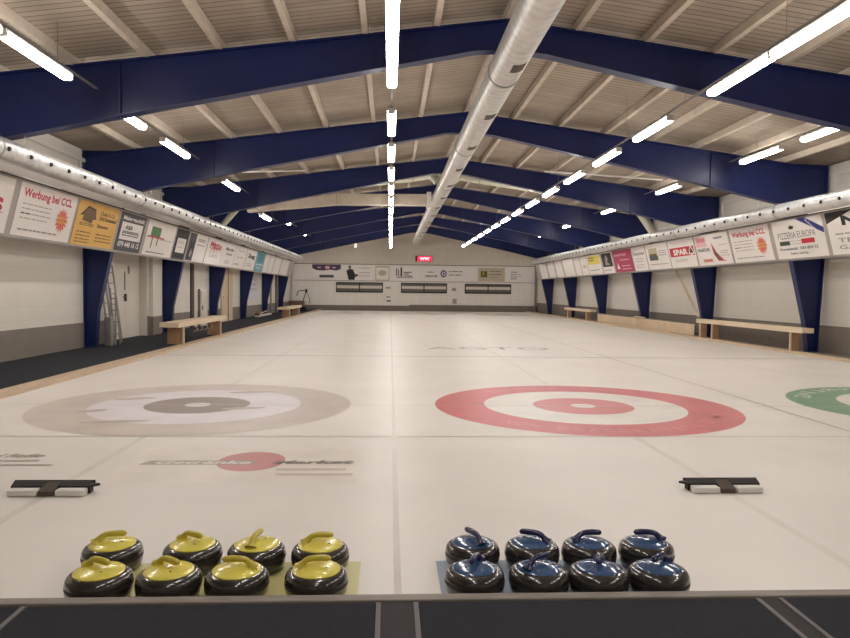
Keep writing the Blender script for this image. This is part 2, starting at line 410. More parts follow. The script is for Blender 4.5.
def side_duct(X, z, y0, y1, step, s, label):
    t = thing('air_duct', label, 'duct', (X, 0, z))
    b = BM(); tube(b, [(0, y0, 0), (0, y1, 0)], .162, 28); obj('duct_pipe', b, DUCT2, t, True)
    n = int((y1-y0-.5)/step)
    a = -.12
    me = None
    for k in range(n):
        y = y0+.45+step*k
        if me is None:
            b = BM(); d = Vector((s*math.cos(a), 0, math.sin(a)))
            tube(b, [d*.152, d*.168, d*.185], [.034, .034, .028], 12); o = obj('nozzle', b, BLACK, t, True); me = o.data
        else:
            o = bpy.data.objects.new('nozzle', me); C.objects.link(o); o.parent = t
        o.location = (0, y, 0)
    for k in range(8):
        y = 9.9+5.5*k
        if y > y1: break
        b = BM(); tube(b, [(0, y-.015, 0), (0, y+.015, 0)], .170, 28); obj('joint_ring', b, RING, t, True)
        b = BM(); tube(b, [(0, y+.85, .16), (0, y+.85, roofz(X)-z-.15)], .006, 6)
        obj('hanger', b, RING, t)
side_duct(-5.5, 3.32, 8.35, 42.4, .60, 1, 'long perforated round duct running above the advertising boards on the left')
side_duct(8.72, 3.29, 8.0, 42.5, .575, -1, 'long perforated round duct running above the advertising boards on the right')
# pale branch duct crossing from the ridge duct to the left side
t = thing('branch_duct', 'pale branch duct crossing under the roof from ridge duct to left wall', 'duct', (0, 25.6, 0))
b = BM(); prism(b, [(1.25, 4.92), (-2.05, 4.88), (-5.2, 4.36), (-5.2, 4.18), (-2.0, 4.50), (1.25, 4.53)], 'y', -.22, .22); obj('duct_box', b, PURLIN, t)
b = BM(); bx(b, 1.25, 1.41, -.28, .28, 4.45, 5.0); obj('collar', b, WHITE, t)
b = BM(); prism(b, [(-2.04, 4.89), (-2.0, 4.89), (-1.98, 4.49), (-2.02, 4.49)], 'y', -.235, .235); obj('joint_band', b, RING, t)

PALED = mat('pale_branch_duct', (206, 204, 186), rough=.5, noise=.05, nscale=4)
for s_, pts_, lb in ((1, [(1.92, 5.02), (2.2, 5.2), (4.6, 4.87), (7.6, 4.44), (8.1, 4.28), (8.68, 3.455)], 'pale round branch duct sloping from the ridge duct to the right side duct'),
                     (-1, [(1.44, 5.02), (1.2, 5.2), (-1.0, 4.9), (-3.4, 4.58), (-4.7, 4.36), (-5.43, 3.475)], 'pale round branch duct sloping from the ridge duct to the left side duct')):
    t = thing('branch_duct', lb, 'duct', (0, 22.9 if s_ > 0 else 22.8, 0))
    b = BM(); tube(b, [(x, 0, z) for x, z in pts_], [.165, .165, .165, .165, .15 if s_ > 0 else .12, .13 if s_ > 0 else .09], 20); obj('duct_pipe', b, PALED, t, True)
    for k in range(3):
        (xa, za), (xb, zb_) = pts_[1], pts_[3]; f = .12+.36*k; q = Vector((xa+(xb-xa)*f, 0, za+(zb_-za)*f)); d = Vector((xb-xa, 0, zb_-za)).normalized()*.015
        b = BM(); tube(b, [q-d, q+d], .172, 20); obj('joint_ring', b, RING, t, True)

# ------------------------------------------------------------------ lamps
LL = 1.62
def make_lamp():
    t = thing('strip_lamp', 'x', 'lamp')
    b = BM(); bx(b, -.06, .06, 0, LL, -.005, .035, .004); obj('housing', b, HOUSING, t)
    b = BM()
    prof = [(-.07, -.004), (-.066, -.05), (-.044, -.072), (.044, -.072), (.066, -.05), (.07, -.004)]
    prism(b, prof, 'y', .03, LL-.03); obj('diffuser', b, GLOW, t)
    b = BM(); bx(b, -.062, .062, 0, .029, -.06, -.006); obj('end_cap', b, HOUSING, t)
    b = BM(); bx(b, -.062, .062, LL-.029, LL, -.06, -.006); obj('end_cap', b, HOUSING, t)
    for y in (.25, LL-.25):
        b = BM(); tube(b, [(0, y, .036), (0, y, .075)], .012, 6); obj('bracket', b, ALU, t)
    return t
lamp0 = None
def lamp(x, y, z, label, group):
    global lamp0
    if lamp0 is None:
        lamp0 = make_lamp(); lamp0.location = (x, y, z); lamp0['label'] = label; lamp0['group'] = group; return
    dup(lamp0, (x, y, z), label, group)
ZH = 4.30
rowY = [6.62, 8.27]+[11.33+2.58*k for k in range(14)]
for nm, x in (('centre', -.05), ('right', 4.52)):
    seen = rowY if nm == 'centre' else rowY[:-1]
    for i, y in enumerate([-2.0, .6, 3.2]):  # row continued out of view, lamps added to light the near end
        lamp(x, y, ZH, 'unseen strip lamp added to the %s row %s' % (nm, ('behind the viewer', 'above the viewer', 'just outside the top of the view')[i]), 'added lamps overhead')
    for i, y in enumerate(seen):
        lamp(x, y, ZH, 'glowing white strip lamp in the %s hanging row, %s from the camera' % (nm, ORD[i]) if i else 'glowing white strip lamp nearest the camera in the %s hanging row' % nm, '%s row of strip lamps' % nm)
    b = BM(); bx(b, x-.02, x+.02, -2.0, seen[-1]+1.9, ZH+.076, ZH+.10); y = 5.25
    t = tag(obj('lamp_rail', b, ALU), 'thin metal rail carrying the %s row of hanging lamps' % nm, 'rail')
    pz = lambda q: roofz(q)-.01
    for y in [5.25+5.5*k for k in range(8)]:
        zt = 5.04-(1.2-x)*.2044 if x < 1.7 else 5.02-(x-2.3)*.206
        if y+.0 > seen[-1]+1: continue
        b = BM(); tube(b, [(x, y, ZH+.1), (x, y, zt-.004 if y > 6 else pz(x))], .004, 5); obj('wire', b, ALU, t)
    for y in [8.0+5.5*k for k in range(8)]:
        if y > seen[-1]+1: continue
        b = BM(); tube(b, [(x, y, ZH+.1), (x, y, pz(x))], .004, 5); obj('wire', b, ALU, t)
left = [6.4, 8.1, 10.95, 13.6, 18.5, 23.7, 28.6, 34.3, 39.7, 45.2]  # last one is unseen behind a frame, added to brighten the back wall
right = [11.6, 13.95, 18.95, 24.3, 30.2, 35.4, 45.2]  # here too the final lamp is hidden, put in for the dim gable
for nm, x, ys, zz in (('left', -4.4, left, 4.24), ('right', 7.9, right, 4.43)):
    for i, y in enumerate(ys):
        if nm == 'left' and i == 5:
            lamp(x, y, 3.93, 'white strip lamp hung lower than the others by the left wall, below the branch ducts', 'strip lamps along the left wall'); continue
        lamp(x, y, zz, 'white strip lamp high between the roof frames by the %s wall, %s' % (nm, ORD[i]), 'strip lamps along the %s wall' % nm)
    for k in range(-1, 7):
        y0, y1 = 10.75+5.5*k+.13, 10.75+5.5*(k+1)-.13
        if not any(y0 <= y <= y1 for y in ys): continue
        zz0 = zz; zz = 3.93 if (nm == 'left' and y0 < 23.7 < y1) else zz
        b = BM(); bx(b, x-.02, x+.02, y0, y1, zz+.076, zz+.098)
        t = tag(obj('lamp_rail', b, ALU), 'thin rail section carrying high lamps by the %s wall, %s bay' % (nm, ORD[k+1]), 'rail', 'lamp rails along the %s wall' % nm)
        for y in (y0+1.2, y1-1.2):
            b = BM(); tube(b, [(x, y, zz+.098), (x, y, roofz(x)-.01)], .006, 5); obj('hanger', b, ALU, t)
        zz = zz0

# ------------------------------------------------------------------ advertising boards
def side_frame(side):
    if side == 'L': p0 = Vector((-6.33, 0, 2.24)); p1 = Vector((-6.10, 0, 3.15)); u = Vector((0, 1, 0))
    else: p0 = Vector((9.45, 0, 2.25)); p1 = Vector((9.20, 0, 3.17)); u = Vector((0, -1, 0))
    v = (p1-p0).normalized(); return p0, u, v, u.cross(v), (p1-p0).length
def place(o, origin, u, v, n):
    m = Matrix.Identity(4)
    for i in range(3): m[i][0] = u[i]; m[i][1] = v[i]; m[i][2] = n[i]; m[i][3] = origin[i]
    o.matrix_world = m
for side in 'LR':
    p0, u, v, n, hh = side_frame(side)
    t = thing('fascia', 'long grey tilted fascia behind the advertising boards on the %s' % ('left' if side == 'L' else 'right'), 'fascia')
    start = 8.5 if side == 'L' else 44.2
    place(t, p0+Vector((0, start, 0)), u, v, n)
    Ln = 35.9 if side == 'L' else 35.2
    b = BM(); bx(b, 0, Ln, -.015, hh+.015, -.028, -.002); obj('backing_board', b, FASCIA, t)
    b = BM(); bx(b, 0, Ln, -.035, -.012, -.03, .02); obj('bottom_rail', b, ALU, t)
    b = BM(); bx(b, 0, Ln, hh+.012, hh+.035, -.03, .03); obj('top_rail', b, INK, t)
    b = BM(); bx(b, 0, Ln, hh+.062, hh+.23, -.018, .0); obj('upper_board', b, FASCIA, t)
    x = .6
    while x < Ln-3:
        b = BM(); bx(b, x, x+2.6, hh+.037, hh+.06, -.02, .12); obj('cap_strip', b, WHITE, t); x += 4.1
    if side == 'L':
        b = BM(); bx(b, Ln, Ln+.05, -.03, hh+.03, -.2, .0); obj('end_panel', b, INK, t)

class Sign:
    def __init__(s, side, y0, y1, board, label, v0=.02, v1=None, cat='advertising board', group=None, name='advert_board'):
        if side in 'LR':
            p0, u, v, n, hh = side_frame(side); org = p0+Vector((0, y0, 0))
            s.W = abs(y1-y0)
        else:
            p0 = Vector((0, YB-.02, 0)); u = Vector((1, 0, 0)); v = Vector((0, 0, 1)); n = Vector((0, -1, 0)); hh = 3.2
            org = Vector((y0, YB-.03, v0)); s.W = y1-y0
        s.H = (v1-v0) if v1 is not None else hh-.04
        if side in 'LR': org = org+v*v0
        b = BM(); bx(b, 0, s.W, 0, s.H, -.001, .008, .002)
        s.o = obj(name, b, board); place(s.o, org, u, v, n); tag(s.o, label, cat, group); s.n = .0095
    def rect(s, nm, m, *rs):
        b = BM()
        for (a, c, d, e) in rs:
            bx(b, a*s.W, d*s.W, c*s.H, e*s.H, s.n-.001, s.n+.001)
        s.n += .0014; return obj(nm, b, m, s.o)
    def poly(s, nm, m, *ps):
        b = BM()
        for pts in ps: prism(b, [(p[0]*s.W, p[1]*s.H) for p in pts], 'z', s.n-.001, s.n+.001)
        s.n += .0014; return obj(nm, b, m, s.o)
    def text(s, m, *ts, nm='lettering', bold=.012, italic=0):
        for (body, x0, y, x1, h) in ts:
            b = BM(); add_text(b, body, x0*s.W, y*s.H, (x1-x0)*s.W, h*s.H, s.n+.001, bold, italic); o_ = obj(nm, b, m, s.o)
        s.n += .0014; return o_
    def star(s, m, cx, cy, R, r, k=14):
        pts = []
        for i in range(2*k):
            q = R if i % 2 == 0 else r; a = PI*i/k
            pts.append((cx+q*math.cos(a)*s.H/s.W, cy+q*math.sin(a)))
        b = BM(); c0 = b.verts.new((cx*s.W, cy*s.H, s.n+.001)); vs = [b.verts.new((p[0]*s.W, p[1]*s.H, s.n+.001)) for p in pts]
        for i in range(len(vs)): b.faces.new((c0, vs[i], vs[(i+1) % len(vs)]))
        s.n += .0014; return obj('starburst', b, m, s.o)
    def lines(s, m, x0, x1, ys, h=.018, jit=.12):
        """rows of print too small to read: short dashes"""
        b = BM()
        for y in ys:
            x = x0; end = x1-random.random()*jit*(x1-x0)
            while x < end:
                wd = min(random.uniform(.04, .12), end-x); bx(b, x*s.W, (x+wd)*s.W, (y-h/2)*s.H, (y+h/2)*s.H, s.n-.001, s.n+.001); x += wd+.018
        s.n += .0014; return obj('small_print', b, m, s.o)

LG, RG = 'advertising boards on the left', 'advertising boards on the right'
# --- left side, near to far
s = Sign('L', 9.5, 11.66, PAPER, 'white advertising board with a big red curly letter at the left picture edge', group=LG)
s.text(REDP, ('ums', .2, .38, .9, .36), bold=.03); s.poly('underline', REDP, [(.15, .33), (.8, .31), (.94, .38), (.8, .35), (.15, .36)]); s.text(GREYT, ('online', .45, .12, .92, .1))
def werbung(side, y0, y1, lb, g):
    s = Sign(side, y0, y1, PAPER, lb, group=g)
    s.text(REDP, ('Werbung bei CCL', .06, .76, .91, .15), bold=.028)
    s.lines(GREYT, .08, .58, (.62, .53, .44, .35)); s.lines(INK, .08, .22, (.44,), .022, 0); s.lines(GREYT, .08, .80, (.13,), .028)
    s.star(ORG, .78, .44, .27, .17); s.text(YELLOWP, ('Jetzt', .70, .47, .88, .06), ('buchen', .69, .38, .89, .06))
werbung('L', 11.84, 13.89, 'white and red Werbung bei CCL board on the left, beside the amber board', LG)
s = Sign('L', 13.99, 15.99, YELP, 'amber yellow advertising board with a brown house drawing', group=LG)
s.poly('emblem', BROWNP, [(.07, .66), (.22, .90), (.40, .86), (.45, .62), (.38, .62), (.36, .52), (.14, .56), (.15, .68)])
s.poly('emblem_shadow', INK, [(.07, .66), (.22, .90), (.40, .86), (.40, .83), (.22, .86), (.1, .67)]); s.lines(BROWNP, .1, .44, (.5, .46), .02)
s.text(BROWNP, ('Chalet & Co.', .52, .76, .90, .09), ('3818 Grindelwald', .52, .64, .96, .09), ('Zimmerei', .50, .46, .78, .08), bold=.02)
s.lines(BROWNP, .06, .42, (.3, .22, .14, .07), .02); s.lines(BROWNP, .52, .95, (.3, .22, .14), .02)
s = Sign('L', 16.15, 17.72, DGREY, 'dark grey advertising board with a white centre and white phone number', group=LG)
s.rect('white_field', PAPER, (.08, .30, .92, .76)); s.text(PAPER, ('Malergeschäft', .08, .82, .94, .10), ('079 448 16 12', .08, .12, .92, .13), bold=.03)
s.text(INK, ('ABB', .22, .58, .5, .1), bold=.03); s.lines(DGREY, .15, .85, (.52, .48, .42), .03)
s = Sign('L', 17.93, 20.16, PAPER, 'white advertising board with a green block and red line above sketch', group=LG)
s.rect('green_block', GREENP, (.14, .56, .46, .84)); s.rect('red_line', REDP, (.04, .52, .62, .56)); s.rect('dark_posts', BROWNP, (.2, .22, .23, .52), (.38, .3, .41, .52))
s.lines(GREYT, .5, .95, (.5,), .02); s.lines(DGREY, .1, .8, (.09,), .025)
s = Sign('L', 20.3, 21.46, DGREY, 'dark framed advertising board with a white centre sheet, left wall', group=LG)
s.rect('black_field', INK, (.04, .04, .96, .97)); s.rect('white_field', PAPER, (.14, .22, .86, .70)); s.lines(GREYT, .25, .75, (.6, .54, .4), .02)
s = Sign('L', 21.6, 23.63, PAPER, 'advertising board with a dark photo on its left half, left wall', group=LG)
s.rect('photo', DGREY, (.0, .02, .34, .98)); s.poly('photo_figure', INK, [(.05, .05), (.1, .8), (.2, .6), (.3, .85), (.3, .3), (.2, .1)]); s.poly('photo_highlight', GREYT, [(.12, .2), (.18, .45), (.26, .3), (.2, .12)])
s.lines(GREYT, .45, .9, (.82, .76, .62), .04)
s = Sign('L', 23.75, 25.84, PAPER, 'white advertising board with a scribbled red brush logo, left wall', group=LG)
s.text(REDP, ('Pilatus', .15, .62, .88, .24), bold=.04, italic=.2); s.poly('red_strokes', REDP, [(.1, .78), (.9, .84), (.3, .74)], [(.2, .4), (.34, .66), (.28, .64)], [(.42, .38), (.5, .66), (.44, .64)], [(.6, .5), (.66, .68), (.58, .66)]); s.lines(GREYT, .2, .8, (.36, .3), .02)
s = Sign('L', 25.88, 27.9, PAPER, 'white advertising board with two dark centred words, left wall', group=LG)
s.text(DGREY, ('Martin', .22, .68, .85, .13), ('Gasser', .3, .50, .8, .09), bold=.03); s.lines(GREYT, .3, .7, (.24, .16), .03)
s = Sign('L', 27.95, 30.01, PAPER, 'white advertising board with faint pale print, left of the board with a bold dark word', group=LG)
s.lines(GREYT, .2, .8, (.8, .5), .03); s.lines(GREYT, .1, .5, (.18,), .05)
s = Sign('L', 30.11, 32.2, PAPER, 'white advertising board with one bold dark word, beside the light blue board', group=LG)
s.text(INK, ('Zaugg', .15, .60, .85, .18), bold=.05); s.lines(GREYT, .2, .7, (.3, .2), .03)
s = Sign('L', 32.27, 34.24, CYANP, 'light blue advertising board on the left wall', group=LG)
s.rect('pale_band', PAPER, (.05, .33, .95, .38)); s.rect('dark_block', flat('sign_teal', (84, 140, 158)), (.2, .5, .9, .92)); s.lines(PAPER, .2, .8, (.22, .14), .03)
fr = [(34.35, 35.6, 'first'), (35.69, 37.08, 'second'), (37.2, 39.36, 'third'), (39.5, 42.35, 'fourth')]
for a, c, o_ in fr:
    s = Sign('L', a, c, PAPER, 'plain white board beyond the light blue board on the left, %s of four' % o_, group=LG); s.rect('edge_line', GREYT, (.0, .0, .03, 1))
# --- right side (y0 is the far, left-hand end)
for a, c, o_ in [(43.2, 41.3, 'farthest'), (40.99, 39.38, 'second farthest'), (39.14, 37.51, 'third farthest'), (37.3, 35.15, 'fourth farthest, the widest')]:
    s = Sign('R', a, c, PAPER, 'blank white board at the far end of the right wall, %s' % o_, group=RG); s.rect('edge_line', GREYT, (.97, .0, 1, 1))
s = Sign('R', 35.02, 33.95, PAPER, 'narrow blank white board, second to the left of the yellow-headed board', group=RG); s.rect('edge_line', GREYT, (.97, .0, 1, 1))
s = Sign('R', 33.85, 32.82, PAPER, 'narrow white board with a faint mark, directly left of the yellow-headed board', group=RG); s.lines(GREYT, .3, .8, (.5, .42), .05)
s = Sign('R', 32.72, 30.64, PAPER, 'white advertising board with a yellow upper panel, right wall', group=RG)
s.rect('yellow_panel', YELLOWP, (.08, .52, .95, .95)); s.lines(INK, .12, .55, (.84, .72), .05); s.lines(DGREY, .1, .9, (.22,), .03)
s = Sign('R', 30.49, 28.98, PAPER, 'white board with a dark photograph, between yellow and crimson boards', group=RG)
s.rect('photo', INK, (.05, .32, .95, .97)); s.poly('photo_figure', GREYT, [(.3, .4), (.35, .75), (.5, .9), (.62, .7), (.5, .55), (.75, .4)]); s.lines(GREYT, .1, .8, (.15,), .04)
s = Sign('R', 28.83, 26.63, MAG, 'crimson red advertising board with small white print, right wall', group=RG)
s.text(PINKP, ('Immer frisch', .08, .74, .72, .12), bold=.02); s.lines(PINKP, .35, .85, (.55,), .04); s.lines(PINKP, .4, .9, (.28, .14), .04); s.poly('emblem', PAPER, [(.12, .16), (.2, .44), (.28, .16)])
s = Sign('R', 26.52, 25.17, PAPER, 'white advertising board with a handwritten dark word beside the crimson board', group=RG)
s.text(DGREY, ('Fournier', .05, .66, .95, .14), bold=.02, italic=.25); s.lines(GREYT, .15, .8, (.5, .4, .25, .15), .025)
s = Sign('R', 25.07, 23.1, PAPER, 'white advertising board with a small landscape photo, left of the SPAR board', group=RG)
s.rect('photo_field', TANP, (.12, .5, .52, .84)); s.rect('photo_building', DGREY, (.12, .36, .52, .54)); s.rect('photo_meadow', OLIVEP, (.14, .52, .48, .62)); s.lines(GREYT, .6, .92, (.7, .62, .54), .03); s.lines(GREYT, .1, .95, (.2,), .03)
s = Sign('R', 23.02, 21.06, PAPER, 'white SPAR board with red logo block, right wall', group=RG)
s.rect('logo_block', SPARR, (.04, .40, .97, .72)); s.text(PAPER, ('SPAR', .17, .46, .74, .19), bold=.05)
s.poly('tree_emblem', PAPER, [(.76, .44), (.87, .80), (.98, .44), (.90, .44), (.90, .38), (.84, .38), (.84, .44)]); s.poly('tree_emblem_core', DGREENP, [(.80, .48), (.87, .70), (.94, .48)]); s.lines(GREYT, .2, .7, (.28, .22), .02)
s = Sign('R', 20.95, 18.86, PAPER, 'white advertising board with a pink corner and red pepper shape, right wall', group=RG)
s.rect('pink_block', PINKP, (.03, .62, .34, .94)); s.text(REDP, ('500', .08, .78, .32, .11)); s.text(DGREY, ('FRAÎCHE', .05, .46, .42, .10), ('saisir', .60, .82, .86, .09), bold=.02)
s.text(ORG, ('FERME', .16, .10, .45, .1), bold=.03); s.poly('pepper', REDP, [(.50, .72), (.60, .40), (.76, .14), (.84, .10), (.62, .12), (.52, .34)]); s.poly('pepper_shade', BROWNP, [(.54, .5), (.63, .36), (.66, .14), (.60, .16), (.56, .3)]); s.lines(GREYT, .72, .95, (.62, .42, .36, .28), .02)
werbung('R', 18.74, 16.78, 'white and red Werbung bei CCL board on the right, left of the pizzeria board', RG)
s = Sign('R', 16.61, 14.64, PAPER, 'white pizzeria board with green and red bars and a blue corner band', group=RG)
s.text(INK, ('PIZZERIA EUROPA', .09, .52, .84, .17), bold=-.01); s.rect('green_bar', DGREENP, (.10, .35, .31, .46)); s.rect('red_bar', SPARR, (.55, .36, .80, .48)); s.rect('thin_lines', GREYT, (.31, .44, .55, .45), (.31, .37, .55, .38))
s.text(DGREY, ('Grindelwald · 033 853 12', .08, .22, .84, .07), ('Telefon und Fax', .28, .10, .64, .06)); s.poly('blue_band', NAVYP, [(.52, 1.0), (.70, 1.0), (1.0, .70), (1.0, .56)])
s.poly('hat_emblem', INK, [(.36, .76), (.35, .84), (.38, .82), (.40, .87), (.43, .82), (.46, .84), (.44, .76)])
s.n += .002; b = BM(); add_text(b, 'Schweizerhof', .70*s.W, .93*s.H, .40*s.W, .05*s.H, s.n, .02, rot=-.66); obj('band_lettering', b, PAPER, s.o)
s = Sign('R', 14.51, 12.3, PAPER, 'white board with a bold black letter N at the right picture edge', group=RG)
s.text(INK, ('NEUF', .22, .68, .95, .20), bold=.05); s.poly('black_corner', INK, [(.0, 1), (.42, 1), (.0, .74)]); s.lines(GREYT, .1, .9, (.48,), .03); s.text(GREYT, ('TEL 079', .12, .28, .8, .1), ('GARAGE', .12, .12, .8, .1))

# --- back wall boards
BG = 'advertising boards on the back wall'
s = Sign('B', -6.75, -5.59, PAPER, 'blank white board at the left end of the back wall row', 2.14, 3.2, group=BG)
s = Sign('B', -5.5, -3.51, PAPER, 'white board with a dark purple ragged band along its top, back wall', 2.14, 3.2, group=BG)
s.poly('dark_band', PURP, [(0, 1), (1, 1), (1, .72), (.85, .6), (.6, .66), (.4, .6), (.15, .62), (0, .76)]); s.rect('caption', DGREY, (.25, .14, .75, .32)); s.rect('band_marks', PINKP, (.18, .76, .3, .84), (.45, .72, .6, .9), (.7, .76, .82, .84))
s = Sign('B', -3.2, -1.3, PAPER, 'white board showing a dark-suited figure, back wall', 2.1, 3.2, group=BG)
s.poly('figure', INK, [(.04, .62), (.12, .72), (.2, .74), (.28, .7), (.36, .4), (.34, .04), (.12, .04)]); s.poly('figure_head', DGREY, [(.12, .76), (.12, .92), (.16, .97), (.21, .92), (.21, .76)]); s.poly('held_object', DGREY, [(.34, .2), (.46, .28), (.48, .4), (.36, .42)]); s.lines(GREYT, .5, .95, (.8, .5, .3), .04)
s = Sign('B', -1.1, -.12, TANP, 'small cream board with an oval emblem, back wall', 2.12, 3.14, group=BG)
s.rect('white_field', PAPER, (.06, .06, .94, .9)); s.poly('oval_emblem', TANP, [(.5+.3*math.cos(a*PI/10), .52+.2*math.sin(a*PI/10)) for a in range(20)])
s = Sign('B', .02, 1.9, PAPER, 'white board with bold black vertical bars, back wall', 2.12, 3.14, group=BG)
s.rect('black_bars', INK, (.18, .3, .22, .86), (.26, .22, .29, .78), (.34, .28, .40, .88), (.34, .9, .40, .94), (.46, .3, .78, .36), (.46, .44, .66, .5), (.46, .56, .76, .62), (.22, .2, .8, .24))
s = Sign('B', 2.2, 5.95, PAPER, 'widest white board with a round blue badge, back wall', 2.14, 3.16, group=BG)
s.text(INK, ('LERESCHE', .05, .26, .28, .14), bold=.02); s.poly('badge', NAVYP, [(.4+.058*math.cos(a*PI/12), .5+.25*math.sin(a*PI/12)) for a in range(24)]); s.poly('badge_centre', PAPER, [(.4+.036*math.cos(a*PI/12), .5+.16*math.sin(a*PI/12)) for a in range(24)]); s.rect('badge_stroke', NAVYP, (.385, .42, .415, .58)); s.lines(DGREY, .5, .75, (.66, .42), .05, 0); s.lines(GREYT, .1, .22, (.6,), .08, 0)
s = Sign('B', 6.15, 8.05, TANP, 'cream board with an olive square emblem, back wall', 2.14, 3.12, group=BG)
s.rect('emblem_square', OLIVEP, (.10, .3, .34, .74)); s.poly('emblem_stroke', YELLOWP, [(.15, .36), (.19, .7), (.22, .66), (.27, .4), (.3, .68), (.26, .36), (.2, .56)]); s.lines(DGREY, .42, .9, (.74, .5), .05); s.lines(GREYT, .42, .8, (.28,), .04)
s = Sign('B', 8.2, 10.0, PAPER, 'white board with small centred grey print at the right end, back wall', 2.14, 3.12, group=BG)
s.lines(DGREY, .15, .42, (.7, .52, .36, .22), .05); s.lines(GREYT, .48, .55, (.52, .4), .05)

# strip windows with roller blinds in the back wall
for i, (x0, x1, z0, z1) in enumerate(((-3.85, -.56, 1.27, 1.98), (.70, 3.95, 1.27, 1.98), (5.22, 8.51, 1.27, 1.96))):
    t = bpy.data.objects.new('window_%d' % (i+1), None); C.objects.link(t); t.location = (x0, YB, z0); t['kind'] = 'structure'
    W_, H_ = x1-x0, z1-z0
    b = BM()
    bx(b, 0, W_, -.05, 0, 0, .09); bx(b, 0, W_, -.05, 0, H_-.07, H_); bx(b, 0, .05, -.05, 0, .09, H_-.07); bx(b, W_-.05, W_, -.05, 0, .09, H_-.07); bx(b, W_/2-.03, W_/2+.03, -.055, 0, .09, H_-.07)
    obj('window_frame', b, INK, t)
    for a, c in ((.05, W_/2-.03), (W_/2+.03, W_-.05)):
        box_obj('pane', mat('window_pane', (120, 112, 106), rough=.25), a, c, -.02, -.005, .09, H_-.07, t)
        b = BM(); tube(b, [(a+.02, -.07, .38), (c-.02, -.07, .38)], .105, 14); obj('roller_blind', b, flat('blind_cream', (226, 218, 208)), t, True)
# red illuminated sign on the gable
t = thing('illuminated_sign', 'small glowing red sign with pale letters high on the back wall', 'sign', (2.32, YB, 3.68))
box_obj('housing', BLACK, -.62, .56, -.10, 0, -.19, .2, t, .01)
box_obj('red_face', mat('red_glow', (226, 52, 82), emit=.9), -.48, .54, -.112, -.10, -.17, .18, t)
b = BM(); add_text(b, 'WW', 0, 0, .7, .2, .0, .04); o = obj('lettering', b, mat('pink_glow', (255, 196, 206), emit=1.2), t)
o.rotation_euler = (PI/2, 0, 0); o.location = (-.32, -.1135, -.09)
# small notices on the back wall
for (x, z, w_, h_, m_, lb) in ((-.2, 1.62, .34, .12, GREYT, 'small grey notice between the left and middle windows, upper'), (-.18, .98, .3, .1, GREYT, 'small pale notice between the left and middle windows, lower'),
                             (-.15, .70, .3, .1, DGREY, 'dark narrow notice low on the back wall left of middle window'), (4.45, 1.55, .3, .2, GREYT, 'small grey notice between the middle and right windows, upper'),
                             (4.5, .72, .3, .34, GREYT, 'grey box low on the back wall between middle and right windows')):
    tag(box_obj('notice_plate', m_, x-w_/2, x+w_/2, YB-.03, YB, z-h_/2, z+h_/2, bev=.004), lb, 'notice')
# two small hanging lanterns in front of the gable
for x, lb in ((-2.42, 'small white lantern hanging left of the centre lamp row by the gable'), (8.1, 'small white lantern hanging on the right by the gable')):
    t = thing('hanging_lantern', lb, 'lantern', (x, 47.4, 0))
    b = BM(); tube(b, [(0, 0, 4.62), (0, 0, roofz(x))], .02, 8); obj('rod', b, WHITE, t)
    b = BM(); tube(b, [(0, 0, 4.30), (0, 0, 4.62)], .09, 14); obj('shade', b, mat('lantern_glass', (240, 232, 220), emit=.6), t, True)
# pipes in the back corners
for x, lb in ((-6.86, 'pale vertical pipe in the back left corner'), (10.22, 'grey vertical pipe in the back right corner')):
    b = BM(); tube(b, [(x, YB-.15, 0.02), (x, YB-.15, 3.9)], .06, 12); tag(obj('pipe', b, WHITE if x < 0 else ALU, smooth=True), lb, 'pipe')

# ------------------------------------------------------------------ markings in the ice (children of the ice floor)
def disc(nm, m, cx, cy, r0, r1, z, a0=0, a1=2*PI, seg=96):
    b = BM(); A = []; B = []
    for i in range(seg+1):
        a = a0+(a1-a0)*i/seg; A.append(b.verts.new((cx+r0*math.cos(a), cy+r0*math.sin(a), z))) if r0 else None; B.append(b.verts.new((cx+r1*math.cos(a), cy+r1*math.sin(a), z)))
    for i in range(seg):
        if r0: b.faces.new((A[i], B[i], B[i+1], A[i+1]))
    if not r0: b.faces.new(B[:-1])
    return obj(nm, b, m, floor)
def quad(nm, m, x0, x1, y0, y1, z):
    b = BM(); b.faces.new([b.verts.new(p) for p in ((x0, y0, z), (x1, y0, z), (x1, y1, z), (x0, y1, z))]); return obj(nm, b, m, floor)
TEE, SP = 8.45, 2.345
def house(cx, cy, outer, mid, inner, dim=False):
    disc('ice_ring', outer, cx, cy, 1.22, 1.83, .0016); disc('ice_ring', mid, cx, cy, .61, 1.22, .0015); disc('ice_ring', inner, cx, cy, .15, .61, .0016); disc('ice_button', P_WHITE, cx, cy, 0, .15, .0016, seg=40)
house(-SP, TEE, P_GREY, P_LILAC, P_DGREY); house(SP, TEE, P_RED, P_WHITE, P_RED2); house(3*SP, TEE, P_GREEN, P_WHITE, P_GREEN)
FT = TEE+34.75
house(-SP, FT, P_GREY, P_LILAC, P_DGREY); house(SP, FT, P_LINE, P_WHITE, P_DGREY); house(3*SP, FT, P_LINE, P_WHITE, P_DGREY)
for (nm, x, wd, m_) in (('ice_line', 0, .035, P_LINE), ('ice_line', 2*SP, .035, P_LINE)): quad(nm, m_, x-wd/2, x+wd/2, LF+.01, YB-.3, .0024)
for x in (-SP, SP, 3*SP): quad('ice_line', P_FAINT, x-.03, x+.03, LF+.01, YB-.3, .0008)
for y, wd, m_ in ((TEE, .02, P_LINE), (TEE-1.83, .02, P_LINE), (TEE+6.4, .07, P_DGREY), (FT-6.4, .09, P_LINE), (FT, .06, P_LINE), (FT+1.83, .1, P_LINE)):
    quad('ice_line', m_, -4.84, 9.54, y-wd/2, y+wd/2, .0026)
